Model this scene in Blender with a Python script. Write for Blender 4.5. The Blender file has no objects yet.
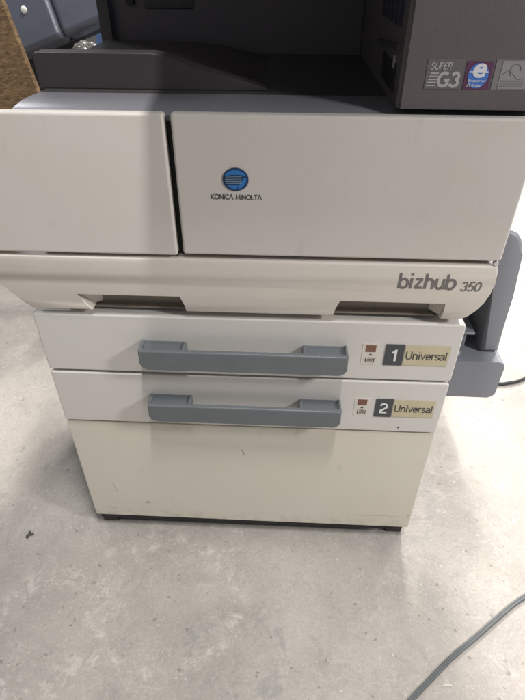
import bpy, bmesh, math, random
from mathutils import Vector, Matrix
R = math.radians
random.seed(7)
S = bpy.context.scene
COL = S.collection

# ------------------------------------------------------------------ camera
cam_d = bpy.data.cameras.new('camera')
cam_d.sensor_fit = 'VERTICAL'; cam_d.sensor_height = 36.0; cam_d.sensor_width = 27.0
cam_d.lens = 520.0 / 700.0 * 36.0
cam_d.clip_start = 0.02; cam_d.clip_end = 200
cam = bpy.data.objects.new('camera', cam_d); COL.objects.link(cam)
def cam_matrix(loc, yaw, pitch, roll):
    cy, sy, cp, sp = math.cos(yaw), math.sin(yaw), math.cos(pitch), math.sin(pitch)
    f = Vector((sy*cp, cy*cp, -sp)); r = Vector((cy, -sy, 0)); u = r.cross(f)
    r, u = r*math.cos(roll)+u*math.sin(roll), u*math.cos(roll)-r*math.sin(roll)
    b = -f
    return Matrix(((r.x, u.x, b.x, loc[0]), (r.y, u.y, b.y, loc[1]), (r.z, u.z, b.z, loc[2]), (0, 0, 0, 1)))
cam.matrix_world = cam_matrix((.0497, -.5736, .857), R(-2.732), R(37.289), R(.107))
S.camera = cam

# ------------------------------------------------------------------ world and lamps
W = bpy.data.worlds.new('World'); S.world = W; W.use_nodes = True
bg = W.node_tree.nodes['Background']
bg.inputs[0].default_value = (.93, .96, 1.0, 1); bg.inputs[1].default_value = .25

def area(name, loc, target, sx, sy, watts, col=(1, 1, 1), spread=180):
    l = bpy.data.lights.new(name, 'AREA'); l.shape = 'RECTANGLE'; l.size = sx; l.size_y = sy
    l.energy = watts; l.color = col; l.spread = R(spread)
    o = bpy.data.objects.new(name, l); COL.objects.link(o); o.location = loc
    o.rotation_euler = (Vector(target)-Vector(loc)).to_track_quat('-Z', 'Y').to_euler()
    return o
area('rear_lamp', (.72, 3.1, 2.0), (.1, 0, 0), .5, .5, 195, (1.0, .965, .92))
area('rear_ceiling_lamp', (.15, .80, 2.8), (.1, .3, 0), .30, .30, 62, (1.0, .965, .92))
area('garage_door_light', (2.4, 3.8, 1.6), (1.0, .9, 0), 1.2, 1.2, 110, (1.0, .98, .95))
area('ceiling_lamp', (.185, -.60, 2.6), (.185, -.2, .4), .07, .50, 45, (1.0, .98, .955))
area('side_lamp', (1.35, -.68, 1.45), (0, 0, .4), .20, .20, 19, (1.0, .98, .96))
area('left_lamp', (-1.7, 1.9, 2.3), (-.2, .1, .7), .5, .35, 14, (.95, .97, 1))
S.view_settings.view_transform = 'Standard'; S.view_settings.look = 'None'
S.view_settings.exposure = 0.0; S.view_settings.gamma = 1.0

# ------------------------------------------------------------------ materials
def mat(name, base, rough=.5, var=None, scale=6.0, detail=6, bump=0.0, bscale=200, amount=.5, spec=.5, metal=0.0, coat=0.0):
    m = bpy.data.materials.new(name); m.use_nodes = True
    nt = m.node_tree; N = nt.nodes; L = nt.links
    p = N['Principled BSDF']
    p.inputs['Base Color'].default_value = (*base, 1); p.inputs['Roughness'].default_value = rough
    p.inputs['Specular IOR Level'].default_value = spec; p.inputs['Metallic'].default_value = metal
    p.inputs['Coat Weight'].default_value = coat
    tc = N.new('ShaderNodeTexCoord')
    if var:
        n = N.new('ShaderNodeTexNoise'); n.inputs['Scale'].default_value = scale; n.inputs['Detail'].default_value = detail
        L.new(tc.outputs['Object'], n.inputs['Vector'])
        r = N.new('ShaderNodeValToRGB'); r.color_ramp.elements[0].position = .5-amount/2; r.color_ramp.elements[1].position = .5+amount/2
        r.color_ramp.elements[0].color = (*var, 1); r.color_ramp.elements[1].color = (*base, 1)
        L.new(n.outputs['Fac'], r.inputs['Fac']); L.new(r.outputs['Color'], p.inputs['Base Color'])
    if bump:
        n2 = N.new('ShaderNodeTexNoise'); n2.inputs['Scale'].default_value = bscale; n2.inputs['Detail'].default_value = 4
        L.new(tc.outputs['Object'], n2.inputs['Vector'])
        b = N.new('ShaderNodeBump'); b.inputs['Strength'].default_value = bump; b.inputs['Distance'].default_value = .002
        L.new(n2.outputs['Fac'], b.inputs['Height']); L.new(b.outputs['Normal'], p.inputs['Normal'])
    return m

def dirty_plastic(name, base, dirt, low_dirt=0.0, zlo=0.0, zhi=.1, scuff=.0):
    """off-white moulded plastic: slow yellowing, faint scuffs, grime rising from the bottom edge"""
    m = mat(name, base, .42, bump=.10, bscale=900)
    nt = m.node_tree; N = nt.nodes; L = nt.links; p = N['Principled BSDF']
    tc = N.new('ShaderNodeTexCoord'); geo = N.new('ShaderNodeNewGeometry')
    n1 = N.new('ShaderNodeTexNoise'); n1.inputs['Scale'].default_value = 5; n1.inputs['Detail'].default_value = 5
    L.new(geo.outputs['Position'], n1.inputs['Vector'])
    r1 = N.new('ShaderNodeMapRange'); r1.inputs[1].default_value = .35; r1.inputs[2].default_value = .75; r1.inputs[4].default_value = .40
    L.new(n1.outputs['Fac'], r1.inputs[0])
    mix1 = N.new('ShaderNodeMix'); mix1.data_type = 'RGBA'; mix1.inputs[6].default_value = (*base, 1); mix1.inputs[7].default_value = (*dirt, 1)
    L.new(r1.outputs[0], mix1.inputs[0]); last = mix1.outputs[2]
    # scuffs: stretched thin noise
    mp = N.new('ShaderNodeMapping'); mp.inputs['Scale'].default_value = (22, 22, 9); mp.inputs['Rotation'].default_value = (0, .5, 0)
    L.new(geo.outputs['Position'], mp.inputs['Vector'])
    n2 = N.new('ShaderNodeTexNoise'); n2.inputs['Scale'].default_value = 1.5; n2.inputs['Detail'].default_value = 9; n2.inputs['Roughness'].default_value = .7
    L.new(mp.outputs[0], n2.inputs['Vector'])
    r2 = N.new('ShaderNodeMapRange'); r2.inputs[1].default_value = .64; r2.inputs[2].default_value = .78; r2.inputs[4].default_value = scuff
    L.new(n2.outputs['Fac'], r2.inputs[0])
    mix2 = N.new('ShaderNodeMix'); mix2.data_type = 'RGBA'; mix2.inputs[7].default_value = (dirt[0]*.45, dirt[1]*.42, dirt[2]*.38, 1)
    L.new(r2.outputs[0], mix2.inputs[0]); L.new(last, mix2.inputs[6]); last = mix2.outputs[2]
    if low_dirt:
        sx = N.new('ShaderNodeSeparateXYZ'); L.new(geo.outputs['Position'], sx.inputs[0])
        r3 = N.new('ShaderNodeMapRange'); r3.inputs[1].default_value = zhi; r3.inputs[2].default_value = zlo; r3.inputs[3].default_value = 0; r3.inputs[4].default_value = 1
        L.new(sx.outputs[2], r3.inputs[0])
        n3 = N.new('ShaderNodeTexNoise'); n3.inputs['Scale'].default_value = 55; n3.inputs['Detail'].default_value = 8
        L.new(geo.outputs['Position'], n3.inputs['Vector'])
        r4 = N.new('ShaderNodeMapRange'); r4.inputs[1].default_value = .42; r4.inputs[2].default_value = .7; r4.inputs[4].default_value = low_dirt
        L.new(n3.outputs['Fac'], r4.inputs[0])
        mu = N.new('ShaderNodeMath'); mu.operation = 'MULTIPLY'; L.new(r3.outputs[0], mu.inputs[0]); L.new(r4.outputs[0], mu.inputs[1])
        mix3 = N.new('ShaderNodeMix'); mix3.data_type = 'RGBA'; mix3.inputs[7].default_value = (.16, .13, .09, 1)
        L.new(mu.outputs[0], mix3.inputs[0]); L.new(last, mix3.inputs[6]); last = mix3.outputs[2]
    L.new(last, p.inputs['Base Color'])
    return m

M = {}
M['ivory'] = dirty_plastic('ivory_plastic', (.59, .555, .522), (.51, .45, .39), scuff=.22)
M['ivory_mid'] = dirty_plastic('ivory_lower_cover', (.65, .605, .555), (.52, .46, .385), scuff=.2)
M['ivory_drawer'] = dirty_plastic('ivory_drawer', (.63, .605, .578), (.55, .50, .445), scuff=.22)
M['yellowed'] = dirty_plastic('yellowed_panel', (.67, .632, .545), (.58, .52, .41), .42, .010, .045, scuff=.45)
M['body'] = mat('body_metal', (.30, .28, .26), .5)
M['black'] = mat('black_plastic', (.012, .012, .013), .55)
M['dark'] = mat('dark_grey_plastic', (.052, .045, .047), .36, (.043, .037, .040), 8, bump=.15, bscale=1100)
M['darker'] = mat('cavity_plastic', (.105, .092, .104), .5, bump=.15, bscale=900)
M['deck'] = mat('deck_plastic_shaded', (.052, .048, .050), .34, bump=.1, bscale=1100)  # deck colour darkened to carry the shade of the output space
M['deck_lit'] = mat('deck_plastic_lit', (.16, .16, .178), .24, bump=.08, bscale=1100)  # same deck, paler to stand for light on its front strip
M['tower'] = mat('tower_plastic', (.105, .090, .092), .45, (.088, .076, .08), 9, bump=.2, bscale=1200)
M['handle'] = mat('handle_grey', (.138, .152, .163), .38, (.122, .134, .144), 25, bump=.12, bscale=900)
M['tray'] = mat('tray_grey', (.225, .235, .265), .40, (.205, .214, .242), 14, bump=.1, bscale=900)
M['tray_dark'] = mat('tray_inner', (.10, .102, .115), .5)
M['pale'] = mat('pale_plastic', (.55, .54, .55), .4)
M['badge'] = mat('label_dark', (.055, .058, .066), .35)
M['label'] = mat('label_cream', (.56, .50, .345), .35, (.50, .44, .29), 40)
M['label_rim'] = mat('label_rim', (.50, .46, .40), .35)
M['white_ink'] = mat('white_ink', (.72, .72, .70), .45)
M['dark_ink'] = mat('dark_ink', (.055, .052, .052), .45)
M['grey_ink'] = mat('grey_ink', (.155, .145, .14), .4)
M['black_ink'] = mat('black_ink', (.02, .02, .022), .4)
M['red_win'] = mat('indicator_window', (.19, .085, .06), .2)
M['slot'] = mat('slot_plastic', (.022, .020, .042), .5)
M['navy'] = mat('emblem_navy', (.006, .035, .11), .25)
M['blue'] = mat('emblem_blue', (.018, .16, .46), .25)
M['band'] = mat('emblem_band', (.17, .25, .33), .3)
M['stk_bg'] = mat('sticker_grey', (.125, .115, .118), .35)
M['stk_txt'] = mat('sticker_print', (.36, .345, .345), .4)
M['stk_purple'] = mat('sticker_purple', (.10, .035, .085), .35)
M['stk_blue'] = mat('sticker_blue', (.06, .16, .50), .35)
M['stk_lite'] = mat('sticker_pale', (.25, .24, .245), .35)
M['stk_white'] = mat('sticker_white', (.62, .62, .66), .35)
M['stk_band'] = mat('sticker_band', (.18, .17, .172), .35)
M['rubber'] = mat('foot_rubber', (.045, .036, .032), .7)
M['cord'] = mat('cord_grey', (.118, .124, .128), .5, (.095, .10, .103), 60)
M['cord_black'] = mat('cord_dark', (.035, .04, .04), .5)
M['vinyl'] = mat('grey_vinyl', (.088, .097, .125), .36, (.075, .083, .108), 12, bump=.2, bscale=260)
M['vinyl_dark'] = mat('vinyl_piping', (.015, .016, .02), .5)
M['blue_plastic'] = mat('blue_plastic', (.12, .20, .42), .35)
M['foil'] = mat('clear_wrap', (.20, .195, .185), .10, (.09, .085, .075), 60, bump=.9, bscale=40)
M['leaf'] = mat('dry_scrap', (.075, .066, .052), .8)
M['scuff'] = mat('scuff_dirt', (.30, .26, .19), .8)
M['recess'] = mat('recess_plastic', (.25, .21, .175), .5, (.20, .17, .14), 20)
M['straw'] = mat('straw', (.72, .66, .54), .6)

FZ = -.022                                                        # floor level
def concrete():
    m = bpy.data.materials.new('concrete_floor'); m.use_nodes = True
    nt = m.node_tree; N = nt.nodes; L = nt.links; p = N['Principled BSDF']
    g = N.new('ShaderNodeNewGeometry')
    def noise(scale, detail=6, rough=.55, dist=0.0, off=0.0):
        n = N.new('ShaderNodeTexNoise'); n.inputs['Scale'].default_value = scale; n.inputs['Detail'].default_value = detail
        n.inputs['Roughness'].default_value = rough; n.inputs['Distortion'].default_value = dist
        if off:
            mp = N.new('ShaderNodeMapping'); mp.inputs['Location'].default_value = (off, off*1.7, off*.3)
            L.new(g.outputs['Position'], mp.inputs['Vector']); L.new(mp.outputs[0], n.inputs['Vector'])
        else:
            L.new(g.outputs['Position'], n.inputs['Vector'])
        return n.outputs['Fac']
    def rng(v, a, b, lo=0.0, hi=1.0):
        r = N.new('ShaderNodeMapRange'); r.inputs[1].default_value = a; r.inputs[2].default_value = b
        r.inputs[3].default_value = lo; r.inputs[4].default_value = hi; L.new(v, r.inputs[0]); return r.outputs[0]
    def mix(fac, a, b):
        x = N.new('ShaderNodeMix'); x.data_type = 'RGBA'
        L.new(fac, x.inputs[0])
        for s, v in ((6, a), (7, b)):
            if isinstance(v, tuple): x.inputs[s].default_value = (*v, 1)
            else: L.new(v, x.inputs[s])
        return x.outputs[2]
    c = mix(rng(noise(2.2, 10, .62, .5), .34, .66), (.320, .290, .260), (.440, .406, .370))
    c = mix(rng(noise(7, 10, .74, .8, 3.1), .49, .64, 0, .60), c, (.285, .265, .243))      # worn grey patches
    c = mix(rng(noise(4.5, 12, .80, 1.6, 41.0), .57, .66, 0, .30), c, (.58, .55, .51))    # chalky smears
    c = mix(rng(noise(24, 10, .80, .7, 5.7), .54, .70, 0, .50), c, (.56, .53, .485))      # pale scuffs
    c = mix(rng(noise(38, 10, .80, .5, 15.7), .54, .70, 0, .60), c, (.245, .224, .20))    # grey-brown mottling
    c = mix(rng(noise(300, 3, .6, 0, 1.3), .48, .75, 0, .30), c, (.20, .182, .163))       # sand grain, dark
    c = mix(rng(noise(230, 3, .6, 0, 7.9), .55, .75, 0, .30), c, (.66, .63, .59))         # sand grain, pale
    c = mix(rng(noise(55, 6, .75, .5, 9.3), .66, .70, 0, .85), c, (.11, .095, .08))       # dark grit
    c = mix(rng(noise(110, 6, .75, .8, 17.0), .71, .77, 0, .7), c, (.68, .655, .61))      # chips
    c = mix(rng(noise(1.9, 12, .80, 1.6, 27.0), .60, .68, 0, .35), c, (.235, .23, .225))  # old stains
    def pits(scale, size, keep, off):
        v = N.new('ShaderNodeTexVoronoi'); v.inputs['Scale'].default_value = scale
        mp = N.new('ShaderNodeMapping'); mp.inputs['Location'].default_value = (off, off, 0)
        nz = N.new('ShaderNodeTexNoise'); nz.inputs['Scale'].default_value = scale*2.2; nz.inputs['Detail'].default_value = 3
        ad = N.new('ShaderNodeMix'); ad.data_type = 'VECTOR'; ad.inputs[0].default_value = .0
        L.new(g.outputs['Position'], mp.inputs[0])
        sc = N.new('ShaderNodeVectorMath'); sc.operation = 'SCALE'; sc.inputs['Scale'].default_value = .9/scale
        L.new(mp.outputs[0], nz.inputs['Vector']); L.new(nz.outputs['Color'], sc.inputs[0])
        va = N.new('ShaderNodeVectorMath'); L.new(mp.outputs[0], va.inputs[0]); L.new(sc.outputs[0], va.inputs[1])
        L.new(va.outputs[0], v.inputs['Vector'])
        sp = N.new('ShaderNodeSeparateXYZ'); L.new(v.outputs['Color'], sp.inputs[0])
        k = rng(sp.outputs[0], keep, keep+.02)
        d = rng(v.outputs['Distance'], size, size*.6)
        m_ = N.new('ShaderNodeMath'); m_.operation = 'MULTIPLY'; L.new(k, m_.inputs[0]); L.new(d, m_.inputs[1]); return m_.outputs[0]
    def faded(v, amt):
        m_ = N.new('ShaderNodeMath'); m_.operation = 'MULTIPLY'; m_.inputs[1].default_value = amt; L.new(v, m_.inputs[0]); return m_.outputs[0]
    c = mix(faded(pits(75, .25, .86, 3.3), .6), c, (.17, .15, .13))                       # pits
    c = mix(faded(pits(31, .10, .86, 8.1), .8), c, (.10, .088, .075))                   # larger pits
    c = mix(faded(pits(140, .26, .93, 5.9), .45), c, (.70, .675, .63))                     # sand and chips
    rg = N.new('ShaderNodeMath'); rg.operation = 'SUBTRACT'; rg.inputs[1].default_value = .5; L.new(noise(9, 5, .6, 1.5, 61.0), rg.inputs[0])
    ab = N.new('ShaderNodeMath'); ab.operation = 'ABSOLUTE'; L.new(rg.outputs[0], ab.inputs[0])
    ln = N.new('ShaderNodeMath'); ln.operation = 'MULTIPLY'
    L.new(rng(ab.outputs[0], .020, .0), ln.inputs[0]); L.new(rng(noise(6.1, 4, .6, 0, 71.0), .56, .68, 0, .40), ln.inputs[1])
    c = mix(ln.outputs[0], c, (.60, .575, .535))                                           # thin dried-water edges
    def ring(cx, cy, r0, w, thr, off):
        d = N.new('ShaderNodeVectorMath'); d.operation = 'DISTANCE'; d.inputs[1].default_value = (cx, cy, FZ)
        wv = N.new('ShaderNodeTexNoise'); wv.inputs['Scale'].default_value = 14; wv.inputs['Detail'].default_value = 4
        L.new(g.outputs['Position'], wv.inputs['Vector'])
        sc = N.new('ShaderNodeVectorMath'); sc.operation = 'SCALE'; sc.inputs['Scale'].default_value = .07; L.new(wv.outputs['Color'], sc.inputs[0])
        va = N.new('ShaderNodeVectorMath'); L.new(g.outputs['Position'], va.inputs[0]); L.new(sc.outputs[0], va.inputs[1])
        L.new(va.outputs[0], d.inputs[0])
        df = N.new('ShaderNodeMath'); df.operation = 'SUBTRACT'; df.inputs[1].default_value = r0; L.new(d.outputs['Value'], df.inputs[0])
        ab_ = N.new('ShaderNodeMath'); ab_.operation = 'ABSOLUTE'; L.new(df.outputs[0], ab_.inputs[0])
        m_ = N.new('ShaderNodeMath'); m_.operation = 'MULTIPLY'
        L.new(rng(ab_.outputs[0], w, w*.2), m_.inputs[0]); L.new(rng(noise(40, 9, .75, .6, off), thr, thr+.12), m_.inputs[1]); return m_.outputs[0]
    c = mix(faded(ring(.035, -.175, .075, .030, .47, 91.0), .42), c, (.215, .218, .222))   # bluish scuffed arc
    c = mix(faded(ring(.30, .10, .085, .05, .46, 97.0), .4), c, (.225, .23, .23))        # damp mark by the foot
    c = mix(faded(ring(-.10, -.10, .12, .02, .50, 87.0), .55), c, (.62, .585, .52))        # pale yellowish scuff
    c = mix(faded(ring(-.28, -.16, .10, .035, .50, 83.0), .5), c, (.63, .60, .555))
    c = mix(faded(ring(.52, .30, .20, .06, .48, 79.0), .45), c, (.27, .265, .255))
    L.new(c, p.inputs['Base Color'])
    L.new(rng(noise(14, 6), .3, .7, .62, .85), p.inputs['Roughness'])
    p.inputs['Specular IOR Level'].default_value = .35
    mx = N.new('ShaderNodeMath'); mx.operation = 'ADD'
    L.new(noise(220, 5, .65), mx.inputs[0]); 
    m2 = N.new('ShaderNodeMath'); m2.operation = 'MULTIPLY'; m2.inputs[1].default_value = 2.2
    L.new(noise(38, 6, .6), m2.inputs[0]); L.new(m2.outputs[0], mx.inputs[1])
    b = N.new('ShaderNodeBump'); b.inputs['Strength'].default_value = .26; b.inputs['Distance'].default_value = .002
    L.new(mx.outputs[0], b.inputs['Height']); L.new(b.outputs['Normal'], p.inputs['Normal'])
    return m
M['floor'] = concrete()

def chipboard():
    m = bpy.data.materials.new('wood_strand_board'); m.use_nodes = True
    nt = m.node_tree; N = nt.nodes; L = nt.links; p = N['Principled BSDF']
    tc = N.new('ShaderNodeTexCoord')
    mp = N.new('ShaderNodeMapping'); mp.inputs['Scale'].default_value = (1, 1, 3.0); mp.inputs['Rotation'].default_value = (0, .7, 0)
    L.new(tc.outputs['Object'], mp.inputs[0])
    v = N.new('ShaderNodeTexVoronoi'); v.inputs['Scale'].default_value = 110; v.inputs['Randomness'].default_value = 1
    nz = N.new('ShaderNodeTexNoise'); nz.inputs['Scale'].default_value = 60; nz.inputs['Detail'].default_value = 8; nz.inputs['Roughness'].default_value = .7
    L.new(mp.outputs[0], nz.inputs['Vector'])
    wp = N.new('ShaderNodeMix'); wp.data_type = 'VECTOR'; wp.inputs[0].default_value = .06
    L.new(mp.outputs[0], wp.inputs[4]); L.new(nz.outputs['Color'], wp.inputs[5]); L.new(wp.outputs[1], v.inputs['Vector'])
    sx = N.new('ShaderNodeMix'); sx.data_type = 'FLOAT'; sx.inputs[0].default_value = .6
    sp = N.new('ShaderNodeSeparateXYZ'); L.new(v.outputs['Color'], sp.inputs[0])
    L.new(sp.outputs[0], sx.inputs[2]); L.new(nz.outputs['Fac'], sx.inputs[3])
    r = N.new('ShaderNodeValToRGB'); r.color_ramp.elements[0].position = .25; r.color_ramp.elements[1].position = .8
    r.color_ramp.elements[0].color = (.09, .05, .022, 1); r.color_ramp.elements[1].color = (.36, .235, .115, 1)
    L.new(sx.outputs[0], r.inputs[0]); L.new(r.outputs[0], p.inputs['Base Color'])
    p.inputs['Roughness'].default_value = .7
    b = N.new('ShaderNodeBump'); b.inputs['Strength'].default_value = .5; b.inputs['Distance'].default_value = .003
    L.new(v.outputs['Distance'], b.inputs['Height']); L.new(b.outputs['Normal'], p.inputs['Normal'])
    return m
M['board'] = chipboard()

# ------------------------------------------------------------------ mesh helpers (all coordinates are world coordinates)
def thing(name, label, cat, loc, group=None):
    o = bpy.data.objects.new(name, None); COL.objects.link(o); o.location = loc
    o['label'] = label; o['category'] = cat
    if group: o['group'] = group
    o.empty_display_size = .05
    return o
ORIG = {}
def roll(z): return .0090*max(0, (.560-z)/.080)**1.9
def obj(name, bm, m, parent=None, smooth=True, label=None):
    me = bpy.data.meshes.new(name)
    bmesh.ops.recalc_face_normals(bm, faces=bm.faces[:])
    off = Vector((0, 0, 0))
    if parent is not None:
        off = ORIG.get(parent.name) or Vector(parent.location)
    bm.transform(Matrix.Translation(-off))
    bm.to_mesh(me); bm.free()
    me.materials.append(m)
    if smooth:
        me.polygons.foreach_set('use_smooth', [True]*len(me.polygons))
        try: me.set_sharp_from_angle(angle=R(32))
        except Exception: pass
    o = bpy.data.objects.new(name, me); COL.objects.link(o)
    if smooth:
        wn = o.modifiers.new('weighted_normal', 'WEIGHTED_NORMAL'); wn.mode = 'FACE_AREA'; wn.weight = 100; wn.keep_sharp = True
    if parent is not None:
        o.parent = parent; ORIG[o.name] = off
    if label: o['label'] = label
    return o
def BM(): return bmesh.new()
def box(bm, x0, x1, y0, y1, z0, z1, bev=0.0, seg=2):
    r = bmesh.ops.create_cube(bm, size=1)
    vs = r['verts']
    for v in vs:
        v.co = Vector((x0 if v.co.x < 0 else x1, y0 if v.co.y < 0 else y1, z0 if v.co.z < 0 else z1))
    if bev:
        es = list({e for v in vs for e in v.link_edges})
        bmesh.ops.bevel(bm, geom=es, offset=bev, segments=seg, profile=.5, affect='EDGES')
    return bm
def prism(bm, pts, a0, a1, axis='y', bev=0.0, seg=2, side_only_front=True):
    """polygon pts extruded from a0 to a1 along axis; pts are (x,z) for y, (x,y) for z, (y,z) for x"""
    def co(p, a):
        if axis == 'y': return Vector((p[0], a, p[1]))
        if axis == 'z': return Vector((p[0], p[1], a))
        return Vector((a, p[0], p[1]))
    v0 = [bm.verts.new(co(p, a0)) for p in pts]; v1 = [bm.verts.new(co(p, a1)) for p in pts]
    f0 = bm.faces.new(v0); f1 = bm.faces.new(v1[::-1])
    n = len(pts)
    for i in range(n): bm.faces.new((v0[i], v1[i], v1[(i+1) % n], v0[(i+1) % n]))
    if bev:
        bmesh.ops.bevel(bm, geom=list(f0.edges), offset=bev, segments=seg, profile=.5, affect='EDGES')
    return bm
def rrect(x0, x1, z0, z1, r, n=6, corners=(1, 1, 1, 1)):
    pts = []
    for k, (cx, cz, a0) in enumerate(((x1-r, z1-r, 0), (x0+r, z1-r, 90), (x0+r, z0+r, 180), (x1-r, z0+r, 270))):
        if corners[k]:
            for i in range(n+1):
                a = R(a0+90*i/n); pts.append((cx+r*math.cos(a), cz+r*math.sin(a)))
        else:
            pts.append(((x1, z1), (x0, z1), (x0, z0), (x1, z0))[k])
    return pts
def tube(bm, pts, rad, n=10, sub=8):
    P = [Vector(p) for p in pts]
    out = []
    for i in range(len(P)-1):
        p0, p1, p2, p3 = P[max(i-1, 0)], P[i], P[i+1], P[min(i+2, len(P)-1)]
        for k in range(sub):
            t = k/sub
            out.append(.5*((2*p1)+(p2-p0)*t+(2*p0-5*p1+4*p2-p3)*t*t+(3*p1-p0-3*p2+p3)*t**3))
    out.append(P[-1])
    rings = []
    for i, p in enumerate(out):
        d = (out[min(i+1, len(out)-1)]-out[max(i-1, 0)]).normalized()
        s = d.cross(Vector((0, 0, 1)))
        s = s.normalized() if s.length > 1e-5 else Vector((1, 0, 0))
        u = s.cross(d)
        rings.append([bm.verts.new(p+(s*math.cos(a)+u*math.sin(a))*rad) for a in [2*math.pi*j/n for j in range(n)]])
    for a, b in zip(rings, rings[1:]):
        for j in range(n): bm.faces.new((a[j], a[(j+1) % n], b[(j+1) % n], b[j]))
    bm.faces.new(rings[0]); bm.faces.new(rings[-1][::-1])
    return bm
def cyl(bm, c, r, h, n=20, axis='z', r2=None):
    q = bmesh.ops.create_cone(bm, cap_ends=True, segments=n, radius1=r, radius2=r if r2 is None else r2, depth=h)
    rot = {'z': Matrix(), 'y': Matrix.Rotation(R(90), 4, 'X'), 'x': Matrix.Rotation(R(90), 4, 'Y')}[axis]
    bmesh.ops.transform(bm, matrix=Matrix.Translation(c) @ rot, verts=q['verts'])
    return bm
def text_bm(txt, x0, x1, z0, z1, y, shear=0.0, bold=0.0, thick=.0003, spacing=1.0):
    """lettering fitted to the box x0..x1, z0..z1 on the plane y, facing the front"""
    cu = bpy.data.curves.new('lettering', 'FONT'); cu.body = txt; cu.shear = shear; cu.offset = bold; cu.extrude = .02
    cu.space_character = spacing; cu.resolution_u = 4
    o = bpy.data.objects.new('lettering_tmp', cu); COL.objects.link(o)
    bpy.context.view_layer.update()
    dg = bpy.context.evaluated_depsgraph_get()
    me = bpy.data.meshes.new_from_object(o.evaluated_get(dg))
    bpy.data.objects.remove(o); bpy.data.curves.remove(cu)
    bm = BM(); bm.from_mesh(me); bpy.data.meshes.remove(me)
    xs = [v.co.x for v in bm.verts]; ys = [v.co.y for v in bm.verts]
    ax, bx_, ay, by_ = min(xs), max(xs), min(ys), max(ys)
    for v in bm.verts:
        X = x0+(v.co.x-ax)/(bx_-ax)*(x1-x0); Z = z0+(v.co.y-ay)/(by_-ay)*(z1-z0)
        v.co = Vector((X, y-(thick if v.co.z > 0 else -.0004), Z))
    return bm
def arc(cx, cy, rx, ry, a0, a1, n=10):
    return [(cx+rx*math.cos(R(a0+(a1-a0)*i/n)), cy+ry*math.sin(R(a0+(a1-a0)*i/n))) for i in range(n+1)]
# plain grotesque letters drawn as stroke centre lines: (advance, [polylines]), x-height .72, cap height 1
GLYPH = {
 'b': (.72, [[(.09, 0), (.09, 1)], arc(.36, .34, .27, .31, 180, -180, 20)]),
 'i': (.30, [[(.12, 0), (.12, .70)], [(.12, .86), (.12, 1)]]),
 'z': (.66, [[(.06, .64), (.54, .64)], [(.50, .64), (.10, .07)], [(.06, .07), (.58, .07)]]),
 'h': (.68, [[(.09, 0), (.09, 1)], [(.09, .30)]+arc(.33, .40, .24, .26, 180, 0, 12)+[(.57, 0)]]),
 'u': (.68, [[(.09, .70), (.09, .30)]+arc(.32, .29, .23, .25, 180, 360, 12)+[(.55, .70)], [(.55, .3), (.55, 0)]]),
 'n': (.68, [[(.09, 0), (.09, .70)], [(.09, .36)]+arc(.32, .40, .23, .26, 180, 0, 12)+[(.55, 0)]]),
 'v': (.60, [[(.03, .70), (.28, .04), (.53, .70)]]),
 'e': (.66, [[(.07, .36), (.58, .36)]+arc(.33, .34, .255, .31, 5, 318, 18)]),
 'r': (.42, [[(.09, 0), (.09, .70)], [(.09, .36)]+arc(.34, .40, .25, .25, 180, 85, 6)]),
 's': (.58, [[(.50, .50)]+arc(.28, .505, .20, .155, 20, 245, 10)[1:]+arc(.28, .20, .225, .165, 75, -160, 12)]),
 'a': (.64, [arc(.29, .49, .215, .17, 160, 10, 8)+[(.51, .38), (.51, .12), (.58, .03)], [(.51, .40), (.22, .355)]+arc(.24, .19, .18, .16, 105, 270, 8)+[(.40, .08), (.51, .22)]]),
 'l': (.24, [[(.10, 0), (.10, 1)]]),
 'U': (.84, [[(.10, 1), (.10, .36)]+arc(.40, .34, .30, .30, 180, 360, 14)+[(.70, 1)]]),
 '1': (.50, [[(.34, 0), (.34, 1)], [(.10, .74), (.25, .78), (.34, .95)]]),
 '2': (.70, [arc(.33, .69, .26, .26, 165, -30, 14)+[(.10, .22), (.06, .07), (.62, .07)]]),
 '3': (.70, [arc(.32, .72, .22, .215, 165, -88, 14), arc(.32, .285, .265, .235, 88, -165, 16)]),
 '5': (.70, [[(.57, .94), (.18, .94), (.11, .48)]+arc(.32, .315, .265, .26, 140, -155, 16)]),
 '0': (.72, [arc(.34, .5, .27, .44, 90, 450, 26)]),
 'S': (.72, [[(.60, .72)]+arc(.34, .735, .25, .205, 20, 250, 12)[1:]+arc(.34, .265, .28, .21, 75, -165, 14)]),
 'G': (.82, [arc(.40, .5, .33, .44, 48, 290, 20)+[(.68, .12), (.70, .46), (.42, .46)]]),
 'K': (.78, [[(.10, 0), (.10, 1)], [(.68, 1), (.14, .52), (.70, 0)]]),
 'O': (.98, [arc(.48, .5, .41, .46, 90, 450, 26)]),
 'N': (.86, [[(.10, 0), (.10, 1)], [(.10, .97), (.72, .03)], [(.72, 0), (.72, 1)]]),
 'I': (.26, [[(.10, 0), (.10, 1)]]),
 'C': (.84, [arc(.46, .5, .38, .45, 45, 315, 20)]),
 'A': (.84, [[(.04, 0), (.40, 1), (.78, 0)]]),
 'M': (1.0, [[(.08, 0), (.20, 1), (.49, .15), (.78, 1), (.90, 0)]]),
 'L': (.60, [[(.10, 1), (.10, .05), (.54, .05)]]),
 'T': (.72, [[(.04, .95), (.66, .95)], [(.35, .95), (.35, 0)]]),
 ' ': (.40, []),
 'P': (.70, [[(.10, 0), (.10, .94), (.36, .94)]+arc(.36, .71, .23, .23, 90, -90, 10)+[(.10, .48)]]),
 'E': (.64, [[(.56, .94), (.10, .94), (.10, .06), (.58, .06)], [(.10, .51), (.50, .51)]]),
 'R': (.74, [[(.10, 0), (.10, .94), (.38, .94)]+arc(.38, .72, .22, .22, 90, -90, 10)+[(.10, .50)], [(.38, .50), (.62, 0)]]),
}
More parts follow.
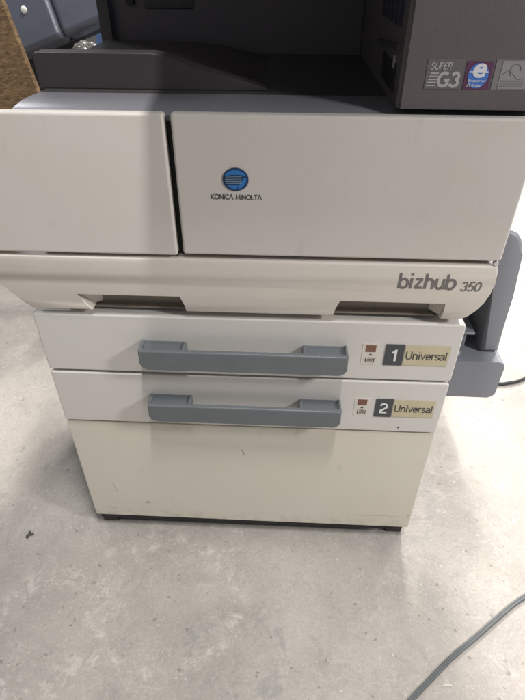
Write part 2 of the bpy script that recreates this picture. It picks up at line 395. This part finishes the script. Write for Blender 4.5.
def stroke_text(txt, x0, x1, z0, z1, y, w=.13, shear=0.0, thick=.0003):
    """stroke lettering, baseline z0, cap height z1, fitted between x0 and x1, facing the front"""
    tot = sum(GLYPH[c][0] for c in txt)
    sx, sz = (x1-x0)/tot, z1-z0
    bm = BM(); pen = 0.0; k = 0
    for c in txt:
        adv, lines = GLYPH[c]
        for ln in lines:
            P = [Vector((x0+(pen+px)*sx+shear*py*sz, z0+py*sz)) for px, py in ln]
            hw = w*sz/2; k += 1; yy = y-thick-.00004*(k % 5)
            L_, R_ = [], []
            for i, p in enumerate(P):
                d = (P[min(i+1, len(P)-1)]-P[max(i-1, 0)])
                if d.length < 1e-9: d = P[1]-P[0]
                d.normalize(); nrm = Vector((-d.y, d.x)); m_ = 1.0
                if 0 < i < len(P)-1:
                    e = (P[i+1]-p); e = e.normalized() if e.length > 1e-9 else d
                    m_ = min(1/max(.45, abs(e.dot(d))), 1.8)
                L_.append(p+nrm*hw*m_); R_.append(p-nrm*hw*m_)
            lv = [bm.verts.new((q.x, yy, q.y)) for q in L_]; rv = [bm.verts.new((q.x, yy, q.y)) for q in R_]
            lb = [bm.verts.new((q.x, y+.0004, q.y)) for q in L_]; rb = [bm.verts.new((q.x, y+.0004, q.y)) for q in R_]
            for i in range(len(P)-1):
                bm.faces.new((lv[i], rv[i], rv[i+1], lv[i+1]))
                bm.faces.new((lv[i], lv[i+1], lb[i+1], lb[i])); bm.faces.new((rv[i+1], rv[i], rb[i], rb[i+1]))
            bm.faces.new((lv[0], lb[0], rb[0], rv[0])); bm.faces.new((lv[-1], rv[-1], rb[-1], lb[-1]))
        pen += adv
    return bm
def join(a, b):
    me = bpy.data.meshes.new('tmp'); b.to_mesh(me); b.free(); a.from_mesh(me); bpy.data.meshes.remove(me); return a
def quad_plate(bm, x0, x1, z0, z1, y, t=.0006, bev=0.0):
    return box(bm, x0, x1, y-t, y+.0006, z0, z1, bev, 1)

# ------------------------------------------------------------------ setting: concrete floor
bm = BM(); bmesh.ops.create_grid(bm, x_segments=2, y_segments=2, size=9)
bmesh.ops.translate(bm, verts=bm.verts[:], vec=(0, 3, FZ))
fl = obj('floor', bm, M['floor'], smooth=False); fl['kind'] = 'structure'

# ------------------------------------------------------------------ the photocopier
cop = thing('photocopier', 'large ivory office copier with dark grey upper section standing on the concrete floor', 'photocopier', (0, .3, FZ))

# carcass
bm = BM()
box(bm, -.285, .285, .030, .62, .055, .468, .004)
obj('cabinet', bm, M['body'], cop)
bm = BM()
box(bm, -.250, .285, .022, .62, .472, .705, .004)
obj('body_shell', bm, M['body'], cop)
bm = BM(); box(bm, -.2860, .2530, .0095, .60, -.0015, .0160, .002); box(bm, -.262, .262, .06, .60, .0165, .0535, .003)  # low front box: black strip for the shade in the gap; second box: plinth
obj('plinth_gap_shade', bm, M['black'], cop)
for x, y in ((-.272, .575), (.272, .032), (-.25, .590), (.25, .590)):
    if x < -.26: x, y = -.272, .030
    bm = BM(); box(bm, x-.0155, x+.0155, y-.014, y+.020, FZ+.0003, -.0020 if x < .26 and y < .5 else .0158, .003)
    obj('foot', bm, M['rubber'], cop)

# lower blank panel
bm = BM(); prism(bm, rrect(-.291, .291, .0165, .2645, .003, 3), .003, .028, bev=.0022)
base = obj('base_panel', bm, M['yellowed'], cop, label='yellowed blank lower panel with grime along its bottom edge')

for pts, rad in (([(-.190, .0022, .0585), (-.186, .0022, .0615), (-.181, .0022, .0600)], .0014), ([(-.243, .0022, .112), (-.240, .0022, .098), (-.2385, .0022, .088)], .0004),
                 ([(-.012, .0022, .211), (-.009, .0022, .206), (-.0078, .0022, .199)], .0008),
                 ([(.192, .0022, .0490), (.206, .0022, .0478), (.222, .0022, .0483), (.240, .0022, .0495), (.262, .0022, .0480), (.2885, .0022, .0475)], .00035),
                 ([(.2845, .0022, .0525), (.288, .0022, .0555)], .0012), ([(-.262, .0022, .040), (-.246, .0022, .0385)], .0004)):
    bm = BM(); tube(bm, [(x, .0030+rad*.2, z) for x, y, z in pts], rad, 6, 4)
    obj('scuff_mark', bm, M['scuff'], base)
# the two paper drawers
def drawer(zt, zb, digit, hz):
    bm = BM(); prism(bm, rrect(-.2905, .2905, zb, zt, .004, 4), 0, .026, bev=.0026, seg=3)
    d = obj('paper_drawer', bm, M['ivory_drawer'], cop, label='ivory paper drawer with a grey handle, marked %d' % digit)
    # handle: flat front bar held off the drawer by two thick end blocks with a hollow top
    bm = BM()
    xl, xr, yf, ht = -.1455, .1385, -.0265, .0315
    prism(bm, rrect(xl, xr, hz-ht, hz, .0095, 8, (0, 0, 1, 1)), yf, yf+.0065, bev=.0026, seg=4)
    for s, (a, b) in ((-1, (xl, -.083)), (1, (.0775, xr))):
        y0, y1 = yf+.0066, .0005
        prism(bm, [(y0, hz-ht+.004), (y0, hz-.0006), (yf+.0085, hz-.0032), (-.0065, hz-.0046), (-.0030, hz-.0038), (-.0012, hz-.0012), (y1, hz-.0006), (y1, hz-ht+.004)], a+.0008, b, 'x')   # shallow hollow of the end block
        if s < 0:
            box(bm, a+.0002, a+.0044, y0-.001, y1, hz-.0100, hz+.0014, .0018, 3)
            box(bm, b-.0048, b+.0006, y0-.0015, y1, hz-.0200, hz-.0004, .0024, 3)
        else:
            box(bm, b-.0044, b-.0002, y0-.001, y1, hz-.0100, hz+.0014, .0018, 3)
            box(bm, a-.0006, a+.0048, y0-.0015, y1, hz-.0200, hz-.0004, .0024, 3)
    obj('handle', bm, M['handle'], d)
    # number plate and paper size label in one rim
    zt2, zb2 = hz+.0055, hz-.0305
    bm = BM(); quad_plate(bm, .2165, .2785, zb2, zt2, 0, .0005); obj('label_rim', bm, M['label_rim'], d)
    bm = BM(); quad_plate(bm, .2175, .2772, zb2+.0012, zt2-.0012, -.0003, .0006); obj('size_label', bm, M['label'], d)
    bm = stroke_text('Universal', .2192, .2758, hz-.0190, hz-.0055, -.0009, w=.115)
    obj('label_lettering', bm, M['dark_ink'], d)
    bm = BM(); quad_plate(bm, .1905, .2162, zb2, zt2, -.0002, .0008); pl = obj('number_plate', bm, M['badge'], d)
    w = .0050 if digit == 1 else .0064
    bm = stroke_text(str(digit), .2035-w, .2035+w, hz-.0225, hz-.0030, -.0010, w=.16 if digit == 1 else .15)
    obj('numeral', bm, M['white_ink'], d)
    # paper level window
    bm = BM(); quad_plate(bm, .1595, .1820, zb2, zt2, 0, .0004); obj('indicator_plate', bm, M['label_rim'] if 0 else M['ivory_mid'], d)
    bm = BM(); quad_plate(bm, .1638, .1778, hz-.0085, hz+.0030, -.0003, .0004); obj('indicator_window', bm, M['red_win'], d)
    bm = BM()
    for a, b, c, e in ((.1650, .1662, -.0255, -.0185), (.1658, .1770, -.0265, -.0253), (.1764, .1776, -.0255, -.0185),
                       (.1676, .1752, -.0192, -.0182), (.1676, .1752, -.0215, -.0207), (.1676, .1752, -.0237, -.0229), (.1695, .1733, -.0145, -.0128), (.1705, .1723, -.0128, -.0115)):
        quad_plate(bm, a, b, hz+c, hz+e, -.0003, .0004)
    obj('paper_symbol', bm, M['dark_ink'], d)
    return d
drawer(.4705, .3725, 1, .431)
d2 = drawer(.3685, .2685, 2, .331)
bm = BM(); cyl(bm, (.2315, -.0002, .2785), .0014, .0012, 10, 'y'); obj('screw_hole', bm, M['dark_ink'], d2)

# lower cover with two grip recesses
o = [(-.322, .5625), (-.3235, .550), (-.322, .535), (-.312, .521), (-.2935, .492), (-.284, .4805),
     (-.2035, .4805), (-.2215, .510), (-.0815, .510), (-.0785, .4815),
     (.1145, .4815), (.119, .510), (.2555, .510), (.2520, .4815), (.277, .4815), (.2855, .4855),
     (.2945, .497), (.3005, .510), (.3040, .524), (.3050, .540), (.3040, .556), (.3015, .5635)]
bm = BM(); prism(bm, o, -.012, .0195, bev=.0024, seg=3)
# slanted outer cheeks of the recesses
prism(bm, [(-.2222, -.0092), (-.1955, .0190), (-.2222, .0190)], .4822, .5096, 'z')
prism(bm, [(.2562, -.0092), (.2410, .0190), (.2562, .0190)], .4832, .5096, 'z')
for zc in (.488, .496, .504, .5135, .523, .532, .541, .549, .556):
    bmesh.ops.bisect_plane(bm, geom=bm.verts[:]+bm.edges[:]+bm.faces[:], plane_co=(0, 0, zc), plane_no=(0, 0, 1))
for v in bm.verts:
    if v.co.y < .0: v.co.y += .0090*max(0, (.560-v.co.z)/.080)**1.9
lc = obj('lower_cover', bm, M['ivory_mid'], cop)
lc.modifiers.clear()
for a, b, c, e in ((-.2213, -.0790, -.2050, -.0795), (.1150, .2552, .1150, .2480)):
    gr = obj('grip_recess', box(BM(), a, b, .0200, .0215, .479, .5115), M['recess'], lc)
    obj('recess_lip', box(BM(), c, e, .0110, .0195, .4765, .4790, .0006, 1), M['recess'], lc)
bm = stroke_text('bizhub', .1885, .2590, .5300, .5515, -.0120, w=.155, shear=.0)
for v in bm.verts: v.co.y += roll(v.co.z)
obj('lettering', bm, M['grey_ink'], lc)
bm = stroke_text('350', .2650, .2895, .5280, .5420, -.0120, w=.12, shear=.08)
for v in bm.verts: v.co.y += roll(v.co.z)
obj('lettering', bm, M['grey_ink'], lc)

# front door and left cover
bm = BM(); prism(bm, rrect(-.0725, .3035, .5695, .7275, .0035, 4), -.012, -.0015, bev=.0032, seg=4)
box(bm, .2990, .3030, -.0016, .060, .5715, .7255)
door = obj('front_door', bm, M['ivory'], cop)
bm = BM(); prism(bm, rrect(-.3250, -.0795, .5675, .7275, .0035, 4), -.012, -.0015, bev=.0032, seg=4)
box(bm, -.3245, -.3205, -.0016, .060, .5700, .7255)
obj('left_cover', bm, M['ivory'], cop)
bm = BM(); box(bm, -.250, .2975, .004, .0215, .5500, .7172); obj('door_backing', bm, M['black'], cop)
bm = BM(); cyl(bm, (.299, -.0085, .5665), .0028, .006, 12, 'y'); obj('hinge_peg', bm, M['pale'], cop)

# emblem and maker's name on the door
ex, ez, er, eh = -.0068, .6615, .0142, .0127
def disc(rx, rz, y, t, cx=ex, cz=ez, n=40, dome=0.0):
    b = BM(); prism(b, [(cx+rx*math.cos(2*math.pi*i/n), cz+rz*math.sin(2*math.pi*i/n)) for i in range(n)], y-t, y+.001, bev=.0004, seg=1); return b
em = obj('emblem', disc(er, eh, -.012, .0010), M['navy'], door)
def blob(pts, y, t=.0004):
    b = BM(); prism(b, [(ex+p[0]*er, ez+p[1]*eh) for p in pts], y-t, y+.0003); return b
up = [(math.cos(R(a))*.86, .12+math.sin(R(a))*.70) for a in range(20, 161, 10)] + [(-.80, .34), (-.3, .42), (.3, .42), (.80, .34)]
up = up[::-1]
obj('emblem_highlight', blob(up, -.0131), M['blue'], em)
lo = [(-.55, -.62), (-.25, -.78), (.08, -.84), (.14, -.62), (.28, -.48), (-.1, -.48), (-.62, -.46)]
obj('emblem_highlight', blob(lo, -.0131), M['blue'], em)
sw = [(.18, -.86), (.55, -.62), (.82, -.2), (.84, .12), (.62, .20), (.50, -.10), (.30, -.38), (.22, -.62)]
obj('emblem_swoosh', blob(sw, -.0131), M['blue'], em)
b = BM()
for k in range(5):
    z = .30-.15*k; w0 = math.sqrt(1-z*z)*.80
    prism(b, [(ex-w0*er, ez+(z-.035)*eh), (ex+.46*er, ez+(z-.035)*eh), (ex+.50*er, ez+(z+.035)*eh), (ex-w0*er, ez+(z+.035)*eh)], -.0136, -.0129)
obj('emblem_bands', b, M['band'], em)
bm = stroke_text('KONICA MINOLTA', -.0352, .0220, .6390, .6447, -.0120, w=.135); obj('lettering', bm, M['black_ink'], door)

# dark deck with a rolled front edge, its left side cut at an angle
prof = [(-.0008, .7180), (.0002, .7202), (.004, .7235), (.012, .7268), (.024, .7296), (.040, .7314), (.060, .7320), (.62, .7320), (.62, .706), (.0, .706)]
def leftx(y): return -.2475+.22*max(y, 0) if y < .065 else -.2332
def profile_slab(prof):
    bm = BM()
    rows = [(bm.verts.new((leftx(y), y, z)), bm.verts.new((.296, y, z))) for y, z in prof]
    for a, b in zip(rows, rows[1:]+rows[:1]): bm.faces.new((a[0], a[1], b[1], b[0]))
    bm.faces.new([r[0] for r in rows]); bm.faces.new([r[1] for r in rows][::-1]); return bm
obj('deck_lit_edge', profile_slab(prof[:7]+[(.060, .7176), (.0, .7176)]), M['deck_lit'], cop)  # front strip of the deck, its light put into the colour
obj('deck', profile_slab([(.0603, .7320), (.62, .7320), (.62, .706), (.0603, .706)]), M['deck'], cop)  # rest of the deck, shade put into its darker colour

# raised end of the paper output tray
bm = BM(); prism(bm, [(-.2420, .7321), (.026, .7321), (.020, .7355), (-.052, .7535), (-.092, .7665), (-.106, .7690), (-.2390, .7690), (-.2420, .7660)], .080, .106, bev=.0012)
prism(bm, [(-.2325, .7321), (.015, .7321), (-.052, .7465), (-.106, .7520), (-.2325, .7520)], .1061, .330)
obj('output_tray', bm, M['dark'], cop)

# rear wall of the output space, with a post at its left end
bm = BM(); box(bm, -.2230, .1565, .360, .40, .7318, 1.028)
rw = obj('rear_wall', bm, M['darker'], cop)
bm = BM(); box(bm, -.2445, -.2260, .345, .42, .7318, 1.028, .002); obj('corner_post', bm, M['dark'], cop)
bm = BM(); box(bm, -.175, -.100, .3575, .3605, .791, .84, .002); obj('access_panel', bm, M['dark'], rw)
bm = BM(); cyl(bm, (-.195, .356, .800), .006, .010, 16, 'y'); obj('latch_knob', bm, M['black'], rw)
# right hand tower
bm = BM(); prism(bm, [(.1575, 0.0), (.3060, 0.0), (.3060, .62), (.1575, .62)], .7322, 1.028, 'z')
bmesh.ops.bevel(bm, geom=[e for e in bm.edges if abs(e.verts[0].co.x-.1575) < 1e-4 and abs(e.verts[1].co.x-.1575) < 1e-4 and e.verts[0].co.y < .01 and e.verts[1].co.y < .01], offset=.004, segments=3, affect='EDGES')
tw = obj('tower', bm, M['tower'], cop)
bm = BM()
for k in range(5):
    y = .030+.030*k
    prism(bm, [(y, .800), (y+.016, .800), (y+.016, .850), (y, .850)], .1560, .1577, 'x')
obj('vent_slots', bm, M['slot'], tw)
bm = BM(); prism(bm, [(.018, .783), (.165, .772), (.165, .776), (.018, .787)], .1535, .1577, 'x'); obj('rail', bm, M['dark'], tw)
bm = BM()
for k in range(5):
    y = .028+.020*k
    prism(bm, [(y, .742), (y+.010, .742), (y+.012, .768), (y+.002, .768)], .1560, .1577, 'x')
obj('vent_slots', bm, M['black'], tw)
bm = BM(); box(bm, .1545, .1577, .036, .041, .763, .775, .0006, 1); obj('sensor_tab', bm, M['stk_lite'], tw)

# stickers on the tower
def sticker(name, x0, x1, z0, z1, m): 
    b = BM(); quad_plate(b, x0, x1, z0, z1, 0, .0005, .0002); return obj(name, b, m, tw)
s1 = sticker('sticker', .1812, .2165, .7510, .7770, M['stk_bg'])
obj('lettering', stroke_text('SUPER', .1842, .2045, .7682, .7745, -.0005, w=.14, shear=.2), M['stk_txt'], s1)
obj('lettering', stroke_text('G3', .1925, .2145, .7530, .7662, -.0005, w=.215, shear=.1), M['stk_txt'], s1)
b = BM()
for k in range(5): quad_plate(b, .1830+.0006*(k), .1935-.0003*(4-k), .7536+.0027*k, .7548+.0027*k, -.0005, .0002)
obj('speed_lines', b, M['stk_txt'], s1)
s2 = sticker('sticker', .2190, .2440, .7510, .7755, M['stk_purple'])
b = BM(); prism(b, [(.2315+.0098*math.cos(2*math.pi*i/24), .7632+.0112*math.sin(2*math.pi*i/24)) for i in range(24)], -.0009, -.0003); obj('blue_disc', b, M['stk_blue'], s2)
obj('lettering', text_bm('e', .2258, .2385, .7615, .7740, -.0009, shear=.15, bold=.025), M['stk_white'], s2)
b = BM(); quad_plate(b, .2222, .2408, .7658, .7670, -.0009, .00045); obj('cross_stroke', b, M['stk_white'], s2)
obj('lettering', text_bm('Emperon', .2225, .2400, .7572, .7600, -.0009, shear=.2, bold=.01), M['stk_white'], s2)
obj('lettering', text_bm('Printer', .2225, .2370, .7535, .7562, -.0009, shear=.2, bold=.01), M['stk_white'], s2)
s3 = sticker('sticker', .2462, .2800, .7510, .7770, M['stk_band'])
b = BM(); quad_plate(b, .2525, .2790, .7520, .7762, -.0005, .0003); obj('pale_field', b, M['stk_lite'], s3)
b = BM()
tube(b, [(.2545+.0007*k, -.0009, .7640+.0035*math.sin(k*.19)) for k in range(30)], .0004, 5, 2)
tube(b, [(.2660+.0050*math.cos(a*.35), -.0009, .7680+.0055*math.sin(a*.35)) for a in range(14)], .0004, 5, 2)
for k in range(3): quad_plate(b, .2545, .2765, .7540+.0022*k, .7548+.0022*k, -.0008, .0003)
obj('faint_print', b, M['stk_band'], s3)

# scanner above the output space and the operating panel that overhangs the front
bm = BM(); box(bm, -.290, .310, .030, .62, 1.030, 1.10, .006); obj('scanner', bm, M['ivory'], cop)
bm = BM(); prism(bm, [(-.150, .945), (-.0005, .945), (-.0005, 1.02), (.029, 1.028), (.029, 1.06), (-.135, .995), (-.150, .970)], -.056, .330, 'x')
obj('control_panel', bm, M['tower'], cop)

# folded bypass tray on the right flank
tr = thing('bypass_tray_tmp', '', '', (0, 0, 0)) if 0 else None
bm = BM(); prism(bm, [(.3765, .3345), (.406, .3345), (.3995, .44), (.3925, .512), (.3905, .524), (.386, .534), (.379, .542), (.370, .5465), (.330, .548), (.330, .51), (.3585, .508), (.3675, .445)], .125, .36, bev=.007, seg=4)
bp = obj('bypass_tray', bm, M['tray'], cop)
bm = BM(); prism(bm, rrect(.286, .4115, .2560, .3325, .010, 6, (1, 0, 0, 1)), .100, .36, bev=.0022, seg=2)
obj('tray_housing', bm, M['tray'], cop)
bm = BM(); box(bm, .286, .3570, .205, .36, .3335, .545); obj('tray_hinge_block', bm, M['tray_dark'], cop)
bm = BM(); box(bm, .2855, .352, .135, .2045, .3335, .3640, .002); box(bm, .2855, .362, .130, .2045, .3642, .3690, .001, 1)
obj('tray_ledge', bm, M['tray'], cop)
bm = BM(); box(bm, .318, .340, .112, .128, .3330, .3420, .002); obj('tray_latch', bm, M['pale'], cop)

# ------------------------------------------------------------------ cords on the floor
def single(o, label, cat):
    o['label'] = label; o['category'] = cat; return o
path = [(.10, -.46), (.17, -.365), (.245, -.279), (.284, -.243), (.331, -.203), (.378, -.168), (.42, -.136), (.473, -.099), (.56, -.055), (.70, -.01), (.9, .02)]
bm = BM()
for s in (-1, 1):
    pts = []
    for i, (x, y) in enumerate(path):
        a = Vector(path[max(i-1, 0)]); c = Vector(path[min(i+1, len(path)-1)]); d = (c-a).normalized()
        pts.append((x-d.y*s*.0017, y+d.x*s*.0017+.003*math.sin(9*x), FZ+.0024))
    tube(bm, pts, .0024, 10, 8)
single(obj('twin_cord', bm, M['cord']), 'grey twin cord running diagonally across the floor in front of the copier', 'cord')
bm = BM(); tube(bm, [(x, y, FZ+.0042) for x, y, z in [(.30, .70, .004), (.42, .56, .004), (.52, .475, .004), (.60, .462, .004), (.63, .466, .004), (.675, .484, .004), (.78, .56, .004), (.95, .62, .004), (1.3, .60, .004)]], .0042, 8, 8)
single(obj('power_cord', bm, M['cord_black']), 'thin dark power cord lying behind the folded grey side tray', 'cord')

# ------------------------------------------------------------------ scraps on the floor
bm = BM(); bmesh.ops.create_icosphere(bm, subdivisions=4, radius=1)
for v in bm.verts:
    a = math.atan2(v.co.y, v.co.x); k = .62+.26*math.sin(3*a+.6)+.20*math.sin(5*a+2)+.12*math.sin(9*a)
    h = .7+.3*math.sin(7*v.co.x+4)*math.sin(6*v.co.y)
    v.co = Vector((-.418+v.co.x*.0072*k+v.co.y*.003, -.023+v.co.y*.0090*k, FZ+.0022+v.co.z*.0028*h))
single(obj('dry_crumb', bm, M['leaf']), 'small dark dried crumb on the bare floor left of the copier', 'debris')
bm = BM(); tube(bm, [(.307, -.2435, FZ+.0010), (.314, -.2420, FZ+.0012), (.321, -.2425, FZ+.0010)], .0007, 6, 4)
single(obj('straw_splinter', bm, M['straw']), 'tiny pale splinter beside the grey twin cord', 'debris')

# ------------------------------------------------------------------ things behind, seen past the upper left corner
bm = BM(); prism(bm, [(-.562, FZ), (-.442, FZ), (-.545, .578), (-.5845, .798), (-.625, 1.02), (-.745, 1.0)], .75, .768, bev=.001, seg=1)
single(obj('strand_board', bm, M['board'], smooth=False), 'narrow strip of rough brown strand board standing upright behind the copier', 'board')

ch = thing('padded_seat', 'blue grey padded vinyl seat showing behind the copier above the brown board', 'seat', (-.35, 1.1, FZ))
def pad(u0, u1, v0, v1, P0, ux, vx, nrm, t, bev):
    b = BM(); box(b, u0, u1, v0, v1, 0, t, bev, 4)
    Mx = Matrix(((ux.x, vx.x, nrm.x, P0.x), (ux.y, vx.y, nrm.y, P0.y), (ux.z, vx.z, nrm.z, P0.z), (0, 0, 0, 1)))
    b.transform(Mx); return b
P0 = Vector((-.648, .95, .628)); U = Vector((.285, 0, .098)).normalized(); V = Vector((-.060, .10, .30)); V = (V-U*V.dot(U)).normalized(); Nn = U.cross(V)
bm = pad(.0, .145, .0, .42, P0, U, V, Nn, .06, .016)
bm = join(bm, pad(.1452, .62, .0, .42, P0, U, V, Nn, .06, .016))
bk = obj('backrest', bm, M['vinyl'], ch)
bm = pad(-.014, .63, .004, .43, P0-Nn*.0305, U, V, Nn, .03, .008); obj('back_shell', bm, M['vinyl_dark'], ch)
q = P0+U*.075+V*.085+Nn*.0615  # pale bead added as a lamp's highlight on the vinyl
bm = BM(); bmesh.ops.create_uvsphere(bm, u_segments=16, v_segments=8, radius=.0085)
bm.transform(Matrix.Translation(q) @ Matrix.Diagonal((1, .45, 1, 1))); obj('highlight_spot', bm, M['white_ink'], ch)
bm = BM(); box(bm, -.70, -.495, .985, 1.015, .40, .668, .006); obj('skirt', bm, M['vinyl_dark'], ch)
bm = BM(); box(bm, -.40, -.32, 1.02, 1.06, .03, .80, .004); obj('support', bm, M['vinyl_dark'], ch)
bm = BM(); box(bm, -.62, -.10, .88, 1.26, FZ, .029, .006); obj('base', bm, M['vinyl_dark'], ch)

bm = BM(); prism(bm, [(-.56, FZ), (-.18, FZ), (-.16, .74), (-.58, .70)], 1.32, 1.62, bev=.01)
single(obj('blue_tub', bm, M['blue_plastic']), 'blue plastic tub partly hidden below the padded seat', 'tub')
bm = BM(); bmesh.ops.create_icosphere(bm, subdivisions=4, radius=1)
for v in bm.verts:
    n = v.co.normalized(); k = 1+.10*math.sin(9*n.x+3)*math.sin(8*n.z)+.06*math.sin(17*n.y+11*n.z)
    v.co = Vector((-.452+n.x*.036*k, .86+n.y*.03*k, .664+n.z*.024*k))
single(obj('plastic_bag', bm, M['foil']), 'small crumpled shiny bag below the padded seat', 'bag')
